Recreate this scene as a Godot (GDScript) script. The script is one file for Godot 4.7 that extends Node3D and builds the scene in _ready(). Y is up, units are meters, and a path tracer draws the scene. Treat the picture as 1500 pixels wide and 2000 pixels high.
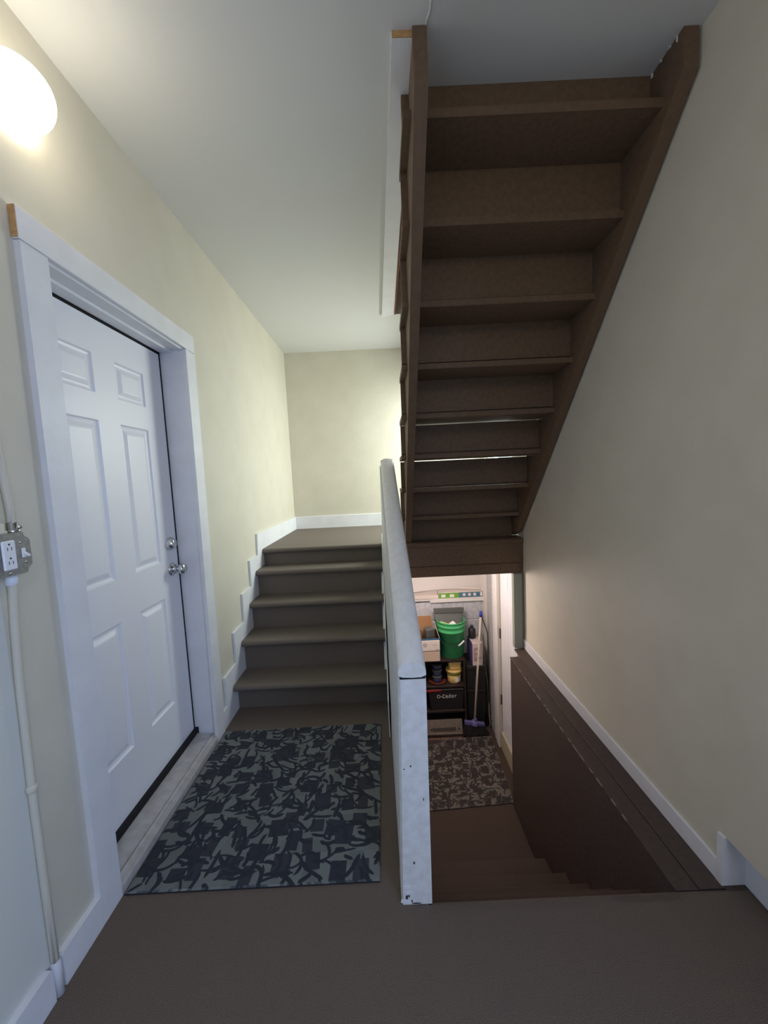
extends Node3D
# Stairwell of a split-level house: entry landing, half flight up, flight up over it, flight down to a store.
# V(x, y, d): x to the right, y up, d metres away from the camera.

var taken := {}
var M := {}


func V(x: float, y: float, d: float) -> Vector3:
	return Vector3(x, y, -d)


# ---------- naming ----------
func numbered(called: String) -> String:
	var n: int = taken.get(called, 0)
	taken[called] = n + 1
	return called if n == 0 else "%s_%03d" % [called, n]


func tag(o: Node3D, label: String, category: String, group := "", kind := "") -> Node3D:
	o.set_meta("label", label)
	o.set_meta("category", category)
	if group:
		o.set_meta("group", group)
	if kind:
		o.set_meta("kind", kind)
	return o


func thing(called: String, label: String, category: String, at := Vector3.ZERO, group := "", kind := "") -> Node3D:
	var o := Node3D.new()
	o.name = numbered(called)
	o.position = at
	add_child(o)
	return tag(o, label, category, group, kind)


func put(called: String, st: SurfaceTool, m: Material, parent: Node3D) -> MeshInstance3D:
	st.generate_normals()
	var o := MeshInstance3D.new()
	o.mesh = st.commit()
	o.material_override = m
	o.cast_shadow = GeometryInstance3D.SHADOW_CASTING_SETTING_ON
	if parent == self:
		o.name = numbered(called)
		add_child(o)
	else:
		o.name = called
		o.position = -parent.position if parent.get_parent() == self else Vector3.ZERO
		if parent.get_parent() != self:
			o.position = Vector3.ZERO
		parent.add_child(o, true)
	return o


func lone(called: String, st: SurfaceTool, m: Material, label: String, category: String, group := "", kind := "") -> MeshInstance3D:
	var o := put(called, st, m, self)
	tag(o, label, category, group, kind)
	return o


# ---------- shapes ----------
func S(smooth := false) -> SurfaceTool:
	var st := SurfaceTool.new()
	st.begin(Mesh.PRIMITIVE_TRIANGLES)
	st.set_smooth_group(0 if smooth else -1)
	return st


func tri(st: SurfaceTool, a: Vector3, b: Vector3, c: Vector3, n: Vector3) -> void:
	if (a - c).cross(a - b).dot(n) < 0.0:
		var t := b
		b = c
		c = t
	st.add_vertex(a)
	st.add_vertex(b)
	st.add_vertex(c)


func quad(st: SurfaceTool, a: Vector3, b: Vector3, c: Vector3, d: Vector3, n: Vector3) -> void:
	tri(st, a, b, c, n)
	tri(st, a, c, d, n)


func hexa(st: SurfaceTool, p: Array) -> void:  # eight corners: 0-3 one face going round, 4-7 the opposite one
	var mid := Vector3.ZERO
	for q in p:
		mid += q
	mid /= 8.0
	for f in [[0, 1, 2, 3], [4, 5, 6, 7], [0, 1, 5, 4], [1, 2, 6, 5], [2, 3, 7, 6], [3, 0, 4, 7]]:
		var c: Vector3 = (p[f[0]] + p[f[1]] + p[f[2]] + p[f[3]]) / 4.0
		quad(st, p[f[0]], p[f[1]], p[f[2]], p[f[3]], c - mid)


func box(st: SurfaceTool, x0: float, x1: float, y0: float, y1: float, d0: float, d1: float, r := 0.0) -> void:
	cbox(st, Transform3D(Basis(), V((x0 + x1) / 2, (y0 + y1) / 2, (d0 + d1) / 2)), Vector3(absf(x1 - x0), absf(y1 - y0), absf(d1 - d0)), r)


func cbox(st: SurfaceTool, t: Transform3D, size: Vector3, r := 0.0) -> void:  # a box, its edges chamfered by r
	var h := size / 2.0
	r = minf(r, minf(h.x, minf(h.y, h.z)) * 0.9)
	var c := func(sx: float, sy: float, sz: float, k: int) -> Vector3:
		var v := Vector3(sx * (h.x - r), sy * (h.y - r), sz * (h.z - r))
		v[k] += [sx, sy, sz][k] * r
		return t * v
	var B := t.basis
	for s in [-1.0, 1.0]:
		quad(st, c.call(s, -1, -1, 0), c.call(s, 1, -1, 0), c.call(s, 1, 1, 0), c.call(s, -1, 1, 0), B * Vector3(s, 0, 0))
		quad(st, c.call(-1, s, -1, 1), c.call(1, s, -1, 1), c.call(1, s, 1, 1), c.call(-1, s, 1, 1), B * Vector3(0, s, 0))
		quad(st, c.call(-1, -1, s, 2), c.call(1, -1, s, 2), c.call(1, 1, s, 2), c.call(-1, 1, s, 2), B * Vector3(0, 0, s))
	if r <= 0.0:
		return
	for s in [-1.0, 1.0]:
		for u in [-1.0, 1.0]:
			quad(st, c.call(s, u, -1, 0), c.call(s, u, 1, 0), c.call(s, u, 1, 1), c.call(s, u, -1, 1), B * Vector3(s, u, 0))
			quad(st, c.call(s, -1, u, 0), c.call(s, 1, u, 0), c.call(s, 1, u, 2), c.call(s, -1, u, 2), B * Vector3(s, 0, u))
			quad(st, c.call(-1, s, u, 1), c.call(1, s, u, 1), c.call(1, s, u, 2), c.call(-1, s, u, 2), B * Vector3(0, s, u))
			for w in [-1.0, 1.0]:
				tri(st, c.call(s, u, w, 0), c.call(s, u, w, 1), c.call(s, u, w, 2), B * Vector3(s, u, w))


func prism(st: SurfaceTool, pts: Array, a: float, b: float, axis := 0) -> void:
	# a closed outline pushed from a to b. axis 0: outline of (d, y) along x; 1: of (x, d) along y; 2: of (x, y) along d
	var poly := PackedVector2Array(pts)
	if Geometry2D.is_polygon_clockwise(poly):
		poly.reverse()
	var P := func(q: Vector2, w: float) -> Vector3:
		return V(w, q.y, q.x) if axis == 0 else (V(q.x, w, q.y) if axis == 1 else V(q.x, q.y, w))
	var along: Vector3 = P.call(Vector2.ZERO, 1.0)
	var idx := Geometry2D.triangulate_polygon(poly)
	for i in range(0, idx.size(), 3):
		tri(st, P.call(poly[idx[i]], a), P.call(poly[idx[i + 1]], a), P.call(poly[idx[i + 2]], a), along * signf(a - b))
		tri(st, P.call(poly[idx[i]], b), P.call(poly[idx[i + 1]], b), P.call(poly[idx[i + 2]], b), along * signf(b - a))
	for i in poly.size():
		var p := poly[i]
		var q := poly[(i + 1) % poly.size()]
		var n2 := Vector2(q.y - p.y, p.x - q.x)
		if n2.length() < 1e-9:
			continue
		var n: Vector3 = P.call(n2, 0.0)
		quad(st, P.call(p, a), P.call(q, a), P.call(q, b), P.call(p, b), n)


func tube(st: SurfaceTool, path: Array, r: float, sides := 10) -> void:
	var n := path.size()
	var rings := []
	var up := Vector3(0.31, 0.77, 0.55).normalized()
	for i in n:
		var dir: Vector3 = (path[mini(i + 1, n - 1)] - path[maxi(i - 1, 0)]).normalized()
		up = (up - dir * up.dot(dir)).normalized()
		var side := dir.cross(up)
		var ring := []
		for k in sides:
			var w := TAU * k / sides
			ring.append(path[i] + (up * cos(w) + side * sin(w)) * r)
		rings.append(ring)
	for i in n - 1:
		for k in sides:
			var l := (k + 1) % sides
			var c: Vector3 = (path[i] + path[i + 1]) / 2.0
			quad(st, rings[i][k], rings[i][l], rings[i + 1][l], rings[i + 1][k], (rings[i][k] + rings[i + 1][l]) / 2.0 - c)
	for e in [0, n - 1]:
		var nrm: Vector3 = (path[0] - path[1]) if e == 0 else (path[n - 1] - path[n - 2])
		for k in range(1, sides - 1):
			tri(st, rings[e][0], rings[e][k], rings[e][k + 1], nrm)


func lathe(st: SurfaceTool, base: Vector3, axis: Vector3, prof: Array, sides := 28) -> void:  # prof: (radius, along the axis)
	axis = axis.normalized()
	var u := axis.cross(Vector3(0.13, 0.21, 0.97)).normalized()
	var w := axis.cross(u)
	for i in prof.size() - 1:
		var p: Vector2 = prof[i]
		var q: Vector2 = prof[i + 1]
		var e := q - p
		for k in sides:
			var a := TAU * k / sides
			var b := TAU * (k + 1) / sides
			var ra := u * cos(a) + w * sin(a)
			var rb := u * cos(b) + w * sin(b)
			var n := (ra + rb) * e.y * 0.5 - axis * e.x
			var A := base + ra * p.x + axis * p.y
			var B := base + rb * p.x + axis * p.y
			var C := base + rb * q.x + axis * q.y
			var D := base + ra * q.x + axis * q.y
			if p.x < 1e-6:
				tri(st, A, C, D, n)
			elif q.x < 1e-6:
				tri(st, A, B, C, n)
			else:
				quad(st, A, B, C, D, n)


func words(st: SurfaceTool, text: String, px: float, t: Transform3D, bold := false, depth := 0.0012) -> void:
	var f := SystemFont.new()
	f.font_names = PackedStringArray(["Droid Sans"])
	if bold:
		f.font_weight = 700
	var tm := TextMesh.new()
	tm.text = text
	tm.font = f
	tm.font_size = 64
	tm.pixel_size = px / 64.0
	tm.depth = depth
	tm.curve_step = 2.0
	st.append_from(tm, 0, t)


func panel(st: SurfaceTool, x: float, out: float, d0: float, d1: float, y0: float, y1: float) -> void:
	# moulded door panel on a face across x that looks towards out (+1 or -1): groove, slope, raised field
	var steps := [Vector2(0, 0), Vector2(0.006, -0.007), Vector2(0.014, -0.009), Vector2(0.02, -0.008), Vector2(0.036, -0.001), Vector2(0.042, 0.0)]
	var R := func(k: int) -> Array:
		var i: float = steps[k].x
		var xx: float = x + out * steps[k].y
		return [V(xx, y0 + i, d0 + i), V(xx, y1 - i, d0 + i), V(xx, y1 - i, d1 - i), V(xx, y0 + i, d1 - i)]
	for k in steps.size() - 1:
		var a: Array = R.call(k)
		var b: Array = R.call(k + 1)
		for j in 4:
			quad(st, a[j], a[(j + 1) % 4], b[(j + 1) % 4], b[j], Vector3(out, 0, 0))
	var e: Array = R.call(steps.size() - 1)
	quad(st, e[0], e[1], e[2], e[3], Vector3(out, 0, 0))


# ---------- materials ----------
func ramp(a: Color, b: Color) -> Gradient:
	var g := Gradient.new()
	g.set_color(0, a)
	g.set_color(1, b)
	return g


func noise_tex(sd: int, freq: float, size: int, a: Color, b: Color, octaves := 3, kind := FastNoiseLite.TYPE_SIMPLEX) -> NoiseTexture2D:
	var n := FastNoiseLite.new()
	n.seed = sd
	n.noise_type = kind
	n.frequency = freq
	n.fractal_octaves = octaves
	var t := NoiseTexture2D.new()
	t.width = size
	t.height = size
	t.seamless = true
	t.noise = n
	t.color_ramp = ramp(a, b)
	return t


func bump_tex(sd: int, freq: float, size: int, strength: float, octaves := 3) -> NoiseTexture2D:
	var n := FastNoiseLite.new()
	n.seed = sd
	n.frequency = freq
	n.fractal_octaves = octaves
	var t := NoiseTexture2D.new()
	t.width = size
	t.height = size
	t.seamless = true
	t.noise = n
	t.as_normal_map = true
	t.bump_strength = strength
	return t


func mat(c: Color, rough := 0.7, metal := 0.0) -> StandardMaterial3D:
	var m := StandardMaterial3D.new()
	m.albedo_color = c
	m.roughness = rough
	m.metallic = metal
	return m


func clothed(m: StandardMaterial3D, tex: Texture2D, bump: Texture2D, per_metre: float, bump_scale := 1.0) -> StandardMaterial3D:
	m.uv1_triplanar = true
	m.uv1_world_triplanar = true
	m.uv1_scale = Vector3.ONE * per_metre
	if tex:
		m.albedo_texture = tex
	if bump:
		m.normal_enabled = true
		m.normal_texture = bump
		m.normal_scale = bump_scale
	return m


func c8(r: int, g: int, b: int) -> Color:
	return Color8(r, g, b)


func stamp(im: Image, p: Vector2, r: float, c: Color) -> void:
	var w := im.get_width()
	var h := im.get_height()
	for y in range(maxi(0, int(p.y - r)), mini(h, int(p.y + r) + 1)):
		for x in range(maxi(0, int(p.x - r)), mini(w, int(p.x + r) + 1)):
			if Vector2(x, y).distance_squared_to(p) <= r * r:
				im.set_pixel(x, y, c)


func mat_picture(sd: int, ground: Color, dark: Color, square: Color) -> ImageTexture:
	# woven door mat: ribbed ground, darker squares, dark brush strokes
	var rng := RandomNumberGenerator.new()
	rng.seed = sd
	var n := 1024
	var im := Image.create(n, n, false, Image.FORMAT_RGB8)
	im.fill(ground)
	var cell := 64
	for cy in range(0, n, cell):
		for cx in range(0, n, cell):
			var way := rng.randi() % 3
			var light := ground.lightened(0.06 + 0.14 * rng.randf())
			for k in range(0, cell * 2, 9):
				for j in cell:
					var px := cx + (j if way == 0 else (k - j if way == 1 else k - cell + j))
					var py := cy + (k if way == 0 else j)
					for q in 4:
						if px + q >= cx and px + q < cx + cell and py < cy + cell and py < n:
							im.set_pixel(px + q, py, light)
	for i in 81:
		var p := Vector2(i % 9 + rng.randf_range(0.1, 0.9), i / 9 + rng.randf_range(0.1, 0.9)) * n / 9.0
		var turn := rng.randf_range(-0.15, 0.15)
		var sz := Vector2(rng.randf_range(45, 92), rng.randf_range(50, 105))
		var c := square.lerp(dark, rng.randf() * 0.7)
		var reach := int(sz.length() / 2) + 2
		for y in range(maxi(0, int(p.y) - reach), mini(n, int(p.y) + reach)):
			for x in range(maxi(0, int(p.x) - reach), mini(n, int(p.x) + reach)):
				var q := (Vector2(x, y) - p).rotated(-turn)
				if absf(q.x) < sz.x / 2 and absf(q.y) < sz.y / 2:
					im.set_pixel(x, y, c)
	for i in 484:
		var p := Vector2(i % 22 + rng.randf(), i / 22 + rng.randf()) * n / 22.0
		var a := rng.randf_range(-1.1, 0.9) + (PI / 2 if rng.randf() < 0.35 else 0.0)
		var bend := rng.randf_range(-0.032, 0.032)
		var long := rng.randi_range(9, 30)
		var wide := rng.randf_range(5.0, 9.5)
		p -= Vector2.from_angle(a) * long * 2.2
		for k in long:
			var f := float(k) / long
			stamp(im, p, wide * clampf(sin(PI * f) * 1.5 + 0.25, 0.3, 1.0), dark)
			p += Vector2.from_angle(a) * 4.4
			a += bend * 3.0
	return ImageTexture.create_from_image(im)


func materials() -> void:
	var peel := bump_tex(3, 0.03, 512, 3.0, 4)
	M.cream = clothed(mat(c8(216, 210, 194), 0.62), noise_tex(5, 0.004, 512, c8(248, 248, 246), c8(255, 255, 255)), peel, 1.4, 0.08)
	M.paleroom = clothed(mat(c8(220, 220, 212), 0.6), null, peel, 1.4, 0.08)
	M.ceil = clothed(mat(c8(222, 222, 219), 0.85), null, peel, 3.0, 0.1)
	M.white = clothed(mat(c8(236, 236, 240), 0.42), noise_tex(8, 0.01, 256, c8(246, 246, 246), c8(255, 255, 255)), peel, 2.0, 0.12)
	M.worn = clothed(mat(c8(240, 240, 240), 0.5), noise_tex(9, 0.02, 512, c8(238, 237, 233), c8(255, 255, 255), 4), peel, 2.0, 0.1)
	M.door = mat(c8(238, 238, 243), 0.4)
	M.edge = mat(c8(222, 222, 216), 0.55)
	var fibre := bump_tex(12, 0.09, 512, 6.0, 3)
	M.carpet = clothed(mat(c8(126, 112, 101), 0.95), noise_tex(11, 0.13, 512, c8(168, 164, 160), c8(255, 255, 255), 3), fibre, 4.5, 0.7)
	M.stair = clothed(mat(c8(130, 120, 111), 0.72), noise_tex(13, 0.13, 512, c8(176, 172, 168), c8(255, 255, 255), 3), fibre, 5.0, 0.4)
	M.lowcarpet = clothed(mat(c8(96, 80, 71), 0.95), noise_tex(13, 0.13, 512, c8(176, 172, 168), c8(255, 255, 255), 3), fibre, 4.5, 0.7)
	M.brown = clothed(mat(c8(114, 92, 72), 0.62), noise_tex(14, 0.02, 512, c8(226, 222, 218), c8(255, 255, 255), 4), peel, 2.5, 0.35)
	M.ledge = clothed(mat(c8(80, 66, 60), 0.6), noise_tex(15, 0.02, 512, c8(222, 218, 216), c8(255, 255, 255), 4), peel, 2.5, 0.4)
	M.scuff = mat(c8(158, 146, 136), 0.8)
	M.rawwood = clothed(mat(c8(206, 166, 118), 0.8), noise_tex(16, 0.05, 128, c8(215, 205, 190), c8(255, 255, 255)), null, 6.0)
	M.redwood = mat(c8(120, 58, 42), 0.7)
	M.gap = mat(c8(22, 20, 24), 0.9)
	M.chrome = mat(c8(205, 208, 212), 0.18, 1.0)
	M.steel = clothed(mat(c8(172, 172, 172), 0.42, 0.6), noise_tex(17, 0.03, 256, c8(222, 220, 216), c8(255, 255, 255)), null, 8.0)
	M.alu = clothed(mat(c8(196, 194, 196), 0.5, 0.15), noise_tex(18, 0.02, 256, c8(222, 218, 210), c8(255, 255, 255), 4), null, 3.0)
	M.plastic = mat(c8(240, 240, 244), 0.35)
	M.slot = mat(c8(60, 56, 58), 0.6)
	M.lamp = mat(c8(255, 252, 244), 0.3)
	M.lamp.emission_enabled = true
	M.lamp.emission = Color(1.0, 0.965, 0.88)
	M.lamp.emission_energy_multiplier = 4.0
	M.bulb = mat(c8(255, 240, 225), 0.4)
	M.bulb.emission_enabled = true
	M.bulb.emission = Color(1.0, 0.85, 0.72)
	M.bulb.emission_energy_multiplier = 3.0
	M.glass = mat(Color(0.95, 0.98, 1.0, 0.06), 0.02)
	M.glass.transparency = BaseMaterial3D.TRANSPARENCY_ALPHA
	M.mat1 = mat(Color.WHITE, 0.95)
	M.mat1.albedo_texture = mat_picture(4, c8(98, 103, 101), c8(38, 42, 52), c8(54, 56, 64))
	M.mat2 = mat(Color.WHITE, 0.95)
	M.mat2.albedo_texture = mat_picture(9, c8(104, 98, 90), c8(50, 46, 44), c8(64, 58, 54))
	M.rubber = mat(c8(34, 34, 38), 0.8)
	M.block = clothed(mat(c8(226, 227, 232), 0.8), noise_tex(21, 0.02, 256, c8(218, 218, 218), c8(255, 255, 255), 4), bump_tex(22, 0.08, 256, 5.0), 3.0, 0.35)
	M.lowwall = clothed(mat(c8(232, 228, 224), 0.7), null, peel, 1.5, 0.3)
	M.rough = clothed(mat(c8(204, 204, 208), 0.9), noise_tex(23, 0.04, 256, c8(208, 204, 200), c8(255, 255, 255), 4), bump_tex(24, 0.06, 256, 8.0), 3.0, 0.4)
	M.greypost = mat(c8(150, 156, 146), 0.6)
	M.darkwood = clothed(mat(c8(58, 42, 36), 0.55), noise_tex(25, 0.03, 256, c8(190, 180, 175), c8(255, 255, 255)), null, 3.0)
	M.green = mat(c8(70, 172, 108), 0.4)
	M.greenink = mat(c8(12, 58, 34), 0.5)
	M.paper = mat(c8(238, 238, 228), 0.8)
	M.lime = mat(c8(190, 222, 130), 0.8)
	M.tray = mat(c8(92, 94, 92), 0.35)
	M.card = mat(c8(164, 122, 84), 0.85)
	M.cardpale = mat(c8(208, 186, 164), 0.85)
	M.boxwhite = mat(c8(228, 216, 208), 0.6)
	M.boxblue = mat(c8(62, 104, 132), 0.6)
	M.inkgrey = mat(c8(186, 176, 172), 0.7)
	M.inkred = mat(c8(128, 84, 80), 0.7)
	M.yellow = mat(c8(226, 194, 116), 0.4)
	M.yellowpale = mat(c8(232, 204, 132), 0.4)
	M.olive = mat(c8(150, 150, 58), 0.45)
	M.black = mat(c8(40, 38, 38), 0.5)
	M.navy = mat(c8(52, 58, 92), 0.25)
	M.redplate = mat(c8(112, 50, 42), 0.4)
	M.red = mat(c8(176, 44, 44), 0.5)
	M.letter = mat(c8(200, 196, 190), 0.5)
	M.purple = mat(c8(92, 84, 130), 0.6)
	M.pink = mat(c8(222, 206, 204), 0.7)
	M.violet = mat(c8(112, 106, 162), 0.5)
	M.bristle = mat(c8(44, 36, 40), 0.9)
	M.stick = mat(c8(206, 196, 176), 0.5)
	M.brick = mat(c8(116, 82, 70), 0.8)
	M.blue = mat(c8(40, 62, 176), 0.4)
	M.wire = mat(c8(52, 52, 54), 0.4)
	M.hose = mat(c8(196, 186, 160), 0.5)
	M.ink1 = mat(c8(112, 170, 62), 0.6)
	M.ink2 = mat(c8(74, 118, 140), 0.6)
	M.ventm = clothed(mat(c8(150, 138, 126), 0.5), noise_tex(26, 0.03, 256, c8(200, 192, 182), c8(255, 255, 255), 4), null, 4.0)


# ---------- the scene ----------
func _ready() -> void:
	# camera
	var cam := Camera3D.new()
	cam.name = "camera"
	cam.transform = Transform3D(Basis(Vector3(0.998894, -0.046947, 0.002714), Vector3(0.047004, 0.99509, -0.087097), Vector3(0.001389, 0.087129, 0.996196)), Vector3(0, 1.36317, 0))
	cam.fov = 106.854
	cam.near = 0.02
	add_child(cam)
	cam.current = true
	# sky and exposure
	var env := Environment.new()
	env.background_mode = Environment.BG_COLOR
	env.background_color = Color(0.62, 0.72, 0.86)
	env.background_energy_multiplier = 1.0
	env.tonemap_mode = Environment.TONE_MAPPER_LINEAR
	env.tonemap_exposure = 1.2
	env.sdfgi_enabled = true
	env.ssao_enabled = true
	env.ssil_enabled = true
	var we := WorldEnvironment.new()
	we.name = "world"
	we.environment = env
	add_child(we)
	# daylight through the two windows
	daylight("daylight_entry", V(1.03, 1.32, -0.62), Vector2(0.9, 1.5), Color(0.66, 0.78, 1.0), 2.8)
	daylight("daylight_landing", V(1.03, 1.78, 3.5), Vector2(0.74, 1.1), Color(0.95, 0.99, 0.96), 4.2)
	materials()
	shell()
	setting_trim()
	entry_door()
	half_flight()
	upper_flight()
	lower_flight()
	half_wall()
	lower_hall()
	fittings()
	mats()
	shelf_store()


func daylight(called: String, at: Vector3, size: Vector2, c: Color, e: float) -> void:
	var l := AreaLight3D.new()
	l.name = called
	l.position = at
	l.basis = Basis.looking_at(Vector3(-1.0, -0.85 if e > 3.0 else -0.55, 0.0))  # skylight comes down through a window
	l.area_size = size
	l.light_color = c
	l.light_energy = e
	l.area_range = 12.0
	l.area_attenuation = 2.0
	l.shadow_enabled = true
	add_child(l)


const XL := -0.964
const XR := 1.043
const HC := 2.7
const HL := 0.87
const YL := -1.19


func shell() -> void:
	# entry floor: the landing we stand on, then the strip in front of the door
	var st := S()
	prism(st, [Vector2(XL - 0.01, -1.6), Vector2(1.113, -1.6), Vector2(1.113, 1.10), Vector2(0.094, 1.10), Vector2(0.05, 1.10), Vector2(0.05, 2.24), Vector2(XL - 0.01, 2.24)], -0.22, 0.0, 1)
	lone("floor", st, M.carpet, "brown carpeted entry floor in front of the white door and the stairs", "floor", "", "structure")
	# ceiling with the stair opening
	st = S()
	box(st, XL - 0.15, 0.155, HC, HC + 0.28, -1.6, 4.2)
	box(st, 0.155, XR + 0.15, HC, HC + 0.28, -1.6, 1.431)
	box(st, 0.155, XR + 0.15, HC, HC + 0.28, 3.24, 4.2)
	var ce := lone("ceiling", st, M.ceil, "white plaster ceiling with a stair opening over the brown flight", "ceiling", "", "structure")
	st = S(true)
	tube(st, [V(0.199, HC, -0.2), V(0.199, HC, 1.19), V(0.1985, HC, 1.22), V(0.193, HC, 1.235), V(0.193, HC, 1.262)], 0.0035, 6)
	put("seam", st, M.ceil, ce)
	# left wall, open where the door is
	st = S()
	box(st, XL - 0.15, XL, -0.2, HC + 0.02, 0.925, 1.165)
	box(st, XL - 0.15, XL, -0.2, HC + 0.02, 1.952, 4.2)
	box(st, XL - 0.15, XL, 2.05, HC + 0.02, 1.165, 1.952)
	lone("wall_left", st, M.cream, "cream painted left wall with the white door in it", "wall", "", "structure")
	st = S()
	box(st, XL - 0.15, XL, -0.2, HC + 0.02, -1.6, 0.925)
	lone("wall_left", st, M.paleroom, "whiter painted stretch of left wall nearer than the conduit", "wall", "", "structure")
	st = S()
	box(st, XL - 0.15, XR + 0.15, 0.6, HC + 0.02, 4.055, 4.2)
	lone("wall_back", st, M.cream, "cream painted wall at the far end of the upper landing", "wall", "", "structure")
	# right wall: overhangs its skirting near us, stands on the ledge further on; two window openings
	st = S()
	box(st, XR, XR + 0.15, 0.168, 0.5, -1.6, 1.13)
	box(st, XR, XR + 0.15, 0.0, 0.5, 1.13, 2.857)
	box(st, XR, XR + 0.15, 0.5, HC + 0.02, -0.1, 2.857)
	box(st, XR, XR + 0.15, 0.5, HC + 0.02, -1.6, -1.14)
	box(st, XR, XR + 0.15, 2.14, HC + 0.02, -1.14, -0.1)
	box(st, XR, XR + 0.15, 0.5, 0.56, -1.14, -0.1)
	box(st, XR, XR + 0.15, 0.59, 1.16, 2.857, 4.2)
	box(st, XR, XR + 0.15, 1.16, HC + 0.02, 2.857, 3.08)
	box(st, XR, XR + 0.15, 1.16, HC + 0.02, 3.92, 4.2)
	box(st, XR, XR + 0.15, 2.4, HC + 0.02, 3.08, 3.92)
	lone("wall_right", st, M.cream, "cream painted right wall rising above the brown ledge", "wall", "", "structure")
	st = S()
	box(st, XL - 0.15, XR + 0.2, -0.2, HC + 0.02, -1.75, -1.6)
	lone("wall_rear", st, M.cream, "cream painted wall behind the viewer", "wall", "", "structure")
	# the storey above, seen through the opening only
	st = S()
	box(st, 0.03, 0.155, HC + 0.28, 5.0, 1.3, 3.4)
	box(st, XR, XR + 0.15, HC + 0.02, 5.0, 1.3, 3.4)
	box(st, 0.155, XR, HC + 0.28, 5.0, 1.3, 1.42)
	box(st, 0.155, XR, HC + 0.28, 5.0, 3.25, 3.4)
	box(st, 0.03, XR + 0.15, 5.0, 5.1, 1.3, 3.4)
	lone("wall_upstairs", st, M.cream, "cream painted upstairs walls glimpsed through the stair opening", "wall", "", "structure")
	window("window_1", -1.14, -0.1, 0.56, 2.14, "white framed window behind the viewer in the right wall")
	window("window_2", 3.08, 3.92, 1.16, 2.4, "white framed window on the upper landing behind the brown flight")
	# upper landing
	st = S()
	box(st, XL, XR, 0.60, HL - 0.03, 2.932, 4.06)
	var ul := lone("floor_landing", st, M.lowwall, "brown carpeted upper landing at the top of the five steps", "landing", "", "structure")
	st = S()
	prism(st, nose(2.872, 4.058, HL, 0.034), XL + 0.002, XR - 0.001)
	put("carpet", st, M.stair, ul)
	st = S()
	box(st, -0.02, 1.034, 0.68, HL - 0.02, 2.857, 2.90)
	put("fascia", st, M.brown, ul)
	st = S()
	prism(st, nose(2.838, 2.9, HL + 0.001, 0.045), 0.0, 1.034)
	put("nosing", st, M.brown, ul)
	st = S()
	box(st, -0.02, 1.034, 0.594, 0.676, 2.862, 2.90, 0.003)
	put("fascia_strip", st, M.brown, ul)


func nose(d0: float, d1: float, y: float, t: float) -> Array:  # tread outline with a rounded front
	var pts := []
	for k in 7:
		var a := PI / 2 + PI * k / 6.0
		pts.append(Vector2(d0 + t / 2 + cos(a) * t / 2, y - t / 2 + sin(a) * t / 2))
	pts.append(Vector2(d1, y - t))
	pts.append(Vector2(d1, y))
	return pts


func window(called: String, d0: float, d1: float, y0: float, y1: float, label: String) -> void:
	var t := thing(called, label, "window", V(XR + 0.08, y0, (d0 + d1) / 2), "", "structure")
	var st := S()
	box(st, XR + 0.03, XR + 0.13, y0, y0 + 0.05, d0, d1, 0.003)
	box(st, XR + 0.03, XR + 0.13, y1 - 0.05, y1, d0, d1, 0.003)
	box(st, XR + 0.03, XR + 0.13, y0, y1, d0, d0 + 0.05, 0.003)
	box(st, XR + 0.03, XR + 0.13, y0, y1, d1 - 0.05, d1, 0.003)
	put("window_frame", st, M.white, t)
	st = S()
	box(st, XR + 0.05, XR + 0.1, (y0 + y1) / 2 - 0.02, (y0 + y1) / 2 + 0.02, d0 + 0.05, d1 - 0.05, 0.003)
	put("glazing_bar", st, M.white, t)
	for k in 2:
		st = S()
		var a := y0 + 0.05 if k == 0 else (y0 + y1) / 2 + 0.02
		var b := (y0 + y1) / 2 - 0.02 if k == 0 else y1 - 0.05
		box(st, XR + 0.072, XR + 0.076, a, b, d0 + 0.05, d1 - 0.05)
		put("pane", st, M.glass, t)


func board(called: String, pts: Array, a: float, b: float, label: String) -> void:
	var st := S()
	prism(st, pts, a, b)
	lone(called, st, M.white, label, "baseboard", "", "structure")


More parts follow.
